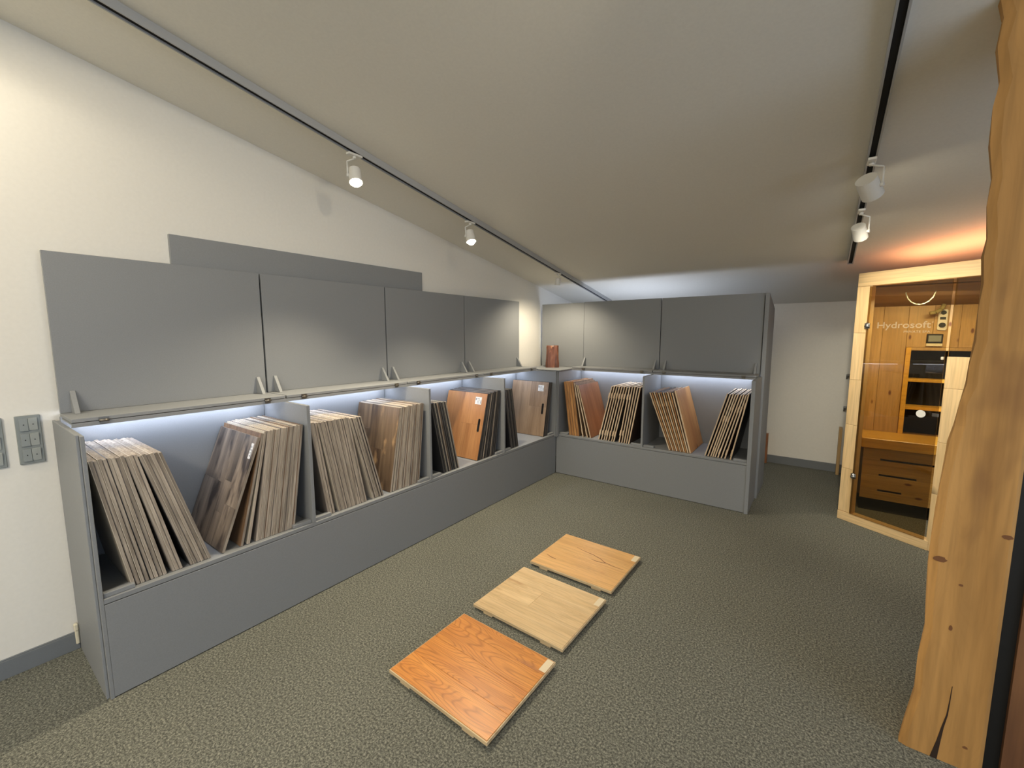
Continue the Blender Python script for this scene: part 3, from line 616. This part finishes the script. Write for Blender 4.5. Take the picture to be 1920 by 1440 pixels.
# ------------------------------------------------------------------ sauna cabin
sa = R(-32.095)
sauna = thing('sauna_cabin', (2.474, 0.366, 0), 'pale pine sauna cabin with bronze glass door on the right', 'sauna', (0, 0, sa))
def sb(name, b6, mat, bevel=0.0015, parent=None, **p): return box(name, b6, mat, parent or sauna, bevel, **p)
FW = 1.15
lp = sb('left_post', (0.004, 0.082, 0.003, 0.055, 0.073, 1.867), 'pine_warm', 0)
for z0, z1 in ((0.073, 0.430), (0.4315, 0.787), (0.7885, 1.147), (1.1485, 1.512), (1.5135, 1.866)): sb('frame_board', (0.0, 0.086, -0.012, 0.0028, z0, z1), 'pine_pale', 0.0012, lp)
sb('door_jamb', (0.087, 0.096, -0.008, 0.040, 0.073, 1.867), 'pine_pale')
tb = sb('top_beam', (0.0, FW, -0.012, 0.055, 1.868, 1.968), 'pine_pale_x', 0.002)
sb('bottom_sill', (0.0, 0.585, -0.016, 0.055, 0.0008, 0.070), 'pine_pale_x', 0.002)
rp_ = sb('side_panel', (0.585, FW - 0.002, 0.003, 0.040, 0.0008, 1.352), 'pine_warm', 0)
for z0, z1 in ((0.001, 0.048), (0.0495, 0.411), (0.4125, 0.773), (0.7745, 1.142), (1.1435, 1.353)): sb('frame_board', (0.572, FW, -0.012, 0.0028, z0, z1), 'pine_pale', 0.0012, rp_)
door = sb('glass_door', (0.088, 0.562, -0.0205, -0.0135, 0.072, 1.862), 'glass', 0)
sb('window_pane', (0.566, FW - 0.004, 0.010, 0.017, 1.3535, 1.8675), 'glass', 0)
for z in (1.562, 0.381):
    bm = bmesh.new(); bm_cyl(bm, (0.098, -0.030, z - 0.012), (0.098, -0.030, z + 0.030), 0.012, 0.007, 16); bm_box(bm, 0.078, 0.112, -0.026, -0.021, z - 0.016, z + 0.024); bm_cyl(bm, (0.084, -0.034, z), (0.110, -0.028, z + 0.004), 0.010, seg=12)
    obj('door_hinge', bm, 'chrome', door, 0)
bm = bmesh.new(); bm_cyl(bm, (0.484, -0.052, 0.956), (0.484, -0.044, 0.956), 0.026, 0.024, 28); bm_cyl(bm, (0.484, -0.044, 0.956), (0.484, -0.021, 0.956), 0.008, seg=16)
obj('door_knob', bm, 'lamp', door)
box('catch', (0.532, 0.568, -0.028, -0.021, 0.943, 0.968), 'steel', door, 0.003)
box('catch', (0.546, 0.560, -0.030, -0.013, 1.332, 1.352), 'cream', door, 0.003)
def glass_text(body, x0, x1, z0, h, bold=0.0, name='lettering'):
    cu = bpy.data.curves.new(name, 'FONT'); cu.body = body; cu.extrude = 0.0003; cu.offset = bold
    tmp = bpy.data.objects.new('tmp_text', cu); C.objects.link(tmp); bpy.context.view_layer.update()
    me = bpy.data.meshes.new_from_object(tmp.evaluated_get(bpy.context.evaluated_depsgraph_get())); bpy.data.objects.remove(tmp)
    xs = [v.co.x for v in me.vertices]; ys = [v.co.y for v in me.vertices]
    kx = (x1 - x0) / (max(xs) - min(xs)); ky = h / (max(ys) - min(ys)) if h else kx; mx_ = min(xs); my = min(ys)
    for v in me.vertices: v.co = Vector((x0 + (v.co.x - mx_) * kx, -0.0212 - abs(v.co.z) * 0.5, z0 + (v.co.y - my) * ky))
    me.materials.clear(); me.materials.append(M['frost']); return link(name, me, door)
mt, nt, b = newmat('frosted_print'); b.inputs['Base Color'].default_value = hexc(190, 176, 150); b.inputs['Roughness'].default_value = 0.7
b.inputs['Alpha'].default_value = 0.55; M['frost'] = mt
glass_text('Hydrosoft', 0.160, 0.474, 1.5315, 0.060, 0.012)
glass_text('\u00ae', 0.477, 0.487, 1.578, 0.010)
glass_text('PRIVATE SPA', 0.325, 0.474, 1.512, 0.016, 0.01)
# interior, square to the room: build in room coordinates, parented through the rotated empty
inv = (Matrix.Translation((2.474, 0.366, 0)) @ Matrix.Rotation(sa, 4, 'Z')).inverted()
def wb(name, b6, mat, bevel=0.0012, parent=None):
    cx, cy, cz_ = (b6[0] + b6[1]) / 2, (b6[2] + b6[3]) / 2, (b6[4] + b6[5]) / 2
    o = box(name, (b6[0] - cx, b6[1] - cx, b6[2] - cy, b6[3] - cy, b6[4] - cz_, b6[5] - cz_), mat, sauna, bevel)
    o.matrix_local = inv @ Matrix.Translation((cx, cy, cz_)); return o
def wm(name, bm, mat, bevel=0.0, parent=None):
    o = obj(name, bm, mat, sauna, bevel); o.matrix_local = inv.copy(); return o
xs = [2.56, 2.70, 2.865]
for i in range(6):      # back wall boards left of the niche, above and beyond it
    pass
wb('back_board', (2.560, 2.700, 1.102, 1.130, 0.02, 1.745), 'pine_warm'); wb('back_board', (2.7015, 2.864, 1.102, 1.130, 0.02, 1.745), 'pine_warm')
for x0 in (2.8655, 3.0255, 3.1855, 3.3455, 3.5055): wb('back_board', (x0, x0 + 0.1585, 1.102, 1.130, 1.392, 1.745), 'pine_warm')
wb('back_board', (2.8655, 3.664, 1.102, 1.130, 0.02, 0.62), 'pine_warm')
wb('niche_frame', (2.866, 2.899, 1.080, 1.20, 0.628, 1.390), 'bench'); wb('niche_frame', (2.8995, 3.70, 1.085, 1.20, 1.364, 1.390), 'pine_warm')
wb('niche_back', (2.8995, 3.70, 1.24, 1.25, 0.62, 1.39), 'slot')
wb('niche_shelf', (2.8995, 3.30, 1.088, 1.235, 1.092, 1.116), 'bench'); wb('niche_shelf', (2.8995, 3.30, 1.088, 1.235, 0.848, 0.876), 'bench')
wb('bench_seat', (2.602, 3.70, 0.700, 1.10, 0.545, 0.628), 'bench', 0.004)
# slotted panel under the bench, in horizontal boards that leave the slots open
bp_ = [(0.098, 0.169, 2.622, 3.08), (0.187, 0.303, 2.622, 3.08), (0.321, 0.437, 2.622, 3.08), (0.455, 0.540, 2.622, 3.08)]
for z0, z1, x0, x1 in bp_: wb('bench_front_board', (x0, x1, 0.735, 0.755, z0, z1), 'pine_warm_x', 0.001)
for z0, xa, xb in ((0.169, 2.735, 2.890), (0.303, 2.735, 2.973), (0.437, 2.735, 3.06)):
    wb('bench_front_filler', (2.622, xa, 0.7352, 0.755, z0 + 0.0003, z0 + 0.0177), 'pine_warm_x', 0); 
    if xb < 3.05: wb('bench_front_filler', (xb, 3.08, 0.7352, 0.755, z0 + 0.0003, z0 + 0.0177), 'pine_warm_x', 0)
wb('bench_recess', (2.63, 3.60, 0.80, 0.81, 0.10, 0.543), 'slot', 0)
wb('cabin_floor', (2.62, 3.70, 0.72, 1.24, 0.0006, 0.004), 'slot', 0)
# side walls and sloping roof
wb('side_wall', (2.520, 2.556, 0.40, 1.25, 0.001, 1.86), 'pine_pale', 0)
wb('back_wall', (2.520, 3.74, 1.255, 1.28, 0.001, 1.72), 'pine_pale', 0)
wb('side_wall', (3.71, 3.74, -0.30, 1.25, 0.001, 1.86), 'pine_pale', 0)
bm = bmesh.new(); bm_prism(bm, [(0.42, 1.862), (1.26, 1.720), (1.26, 1.745), (0.42, 1.887)], 2.557, 3.709, 'X'); wm('ceiling_board', bm, 'pine_dark')
bm = bmesh.new(); bm_prism(bm, [(2.60, 0.40), (3.35, -0.10), (3.709, -0.10), (3.709, 0.42), (2.60, 0.42)], 1.870, 1.890, 'Z'); wm('ceiling_board', bm, 'pine_dark')
# fittings on the back wall
bm = bmesh.new()
bm_prism(bm, [(3.045, 1.545), (3.053, 1.537), (3.093, 1.535), (3.102, 1.545), (3.101, 1.700), (3.093, 1.709), (3.053, 1.712), (3.045, 1.703)], 1.085, 1.101, 'Y'); wm('control_panel', bm, 'lamp')
bm = bmesh.new(); bm_cyl(bm, (3.075, 1.078, 1.682), (3.075, 1.086, 1.682), 0.017); bm_cyl(bm, (3.073, 1.078, 1.578), (3.073, 1.086, 1.578), 0.021); bm_box(bm, 3.056, 3.091, 1.080, 1.086, 1.624, 1.646); wm('control_dial', bm, 'black')
wb('display_frame', (2.988, 3.088, 1.080, 1.101, 1.400, 1.425), 'cream', 0.003); wb('display_screen', (2.988, 3.088, 1.083, 1.101, 1.4255, 1.505), 'black', 0.004)
wb('display_glass', (2.999, 3.077, 1.0805, 1.0828, 1.440, 1.492), 'switch', 0)
bm = bmesh.new()
cp = [(2.774, 1.868), (2.779, 1.820), (2.793, 1.785), (2.815, 1.757), (2.840, 1.743), (2.866, 1.739), (2.892, 1.747), (2.915, 1.765), (2.935, 1.795), (2.950, 1.850)]
bm_tube(bm, [Vector((x, 0.62, z - 0.008)) for x, z in cp], 0.0042, 8); wm('cable_loop', bm, 'switch2')
bm = bmesh.new(); bm_tube(bm, [Vector((3.06, 1.0, 1.745)), Vector((3.045, 0.99, 1.705)), Vector((3.01, 0.98, 1.68)), Vector((2.975, 0.98, 1.675))], 0.015, 10); wm('ceiling_fitting', bm, 'olive')
# warm glow on top of the cabin and a faint lamp inside
sb('roof_light_strip', (0.15, FW - 0.1, 0.070, 0.085, 1.892, 1.900), 'orange_led', 0)
def local_pt(x, y, z): return (Matrix.Translation((2.474, 0.366, 0)) @ Matrix.Rotation(sa, 4, 'Z')) @ Vector((x, y, z))
lo_ = area('roof_lamp', local_pt(0.66, 0.20, 1.905), local_pt(0.66, 0.20, 2.4), 0.95, 0.22, 3.4, (1.0, 0.42, 0.20)); lo_.rotation_euler = (R(180), 0, sa)
area('cabin_lamp', (2.98, 0.48, 1.79), (2.92, 0.88, 0.4), 0.3, 0.1, 15, (1.0, 0.94, 0.76))

# ------------------------------------------------------------------ things by the far wall
def leaning(name, b6, mat, label, cat):
    o = box(name, b6, mat, None, 0.0015); o['label'] = label; o['category'] = cat; return o
leaning('wooden_board', (2.478, 2.506, 1.70, 1.806, 0.001, 0.510), 'pine_warm', 'narrow pale wooden board against the far wall beside the sauna', 'board')
leaning('wooden_board', (1.800, 1.832, 1.74, 1.806, 0.001, 0.350), 'red_oak', 'dark reddish wooden board against the far wall behind the cabinet end', 'board')
for z, lb in ((1.056, 'upper small grey shelf bracket on the far wall beside the sauna'), (0.710, 'lower small grey shelf bracket on the far wall beside the sauna')):
    bm = bmesh.new(); bm_prism(bm, [(YF - 0.001, z - 0.03), (YF - 0.001, z + 0.016), (YF - 0.09, z + 0.016), (YF - 0.09, z + 0.010)], 2.500, 2.512, 'X')
    bm_box(bm, 2.500, 2.75, YF - 0.10, YF - 0.001, z + 0.0165, z + 0.024)
    o = obj('wall_bracket', bm, 'grey'); o['label'] = lb; o['category'] = 'bracket'
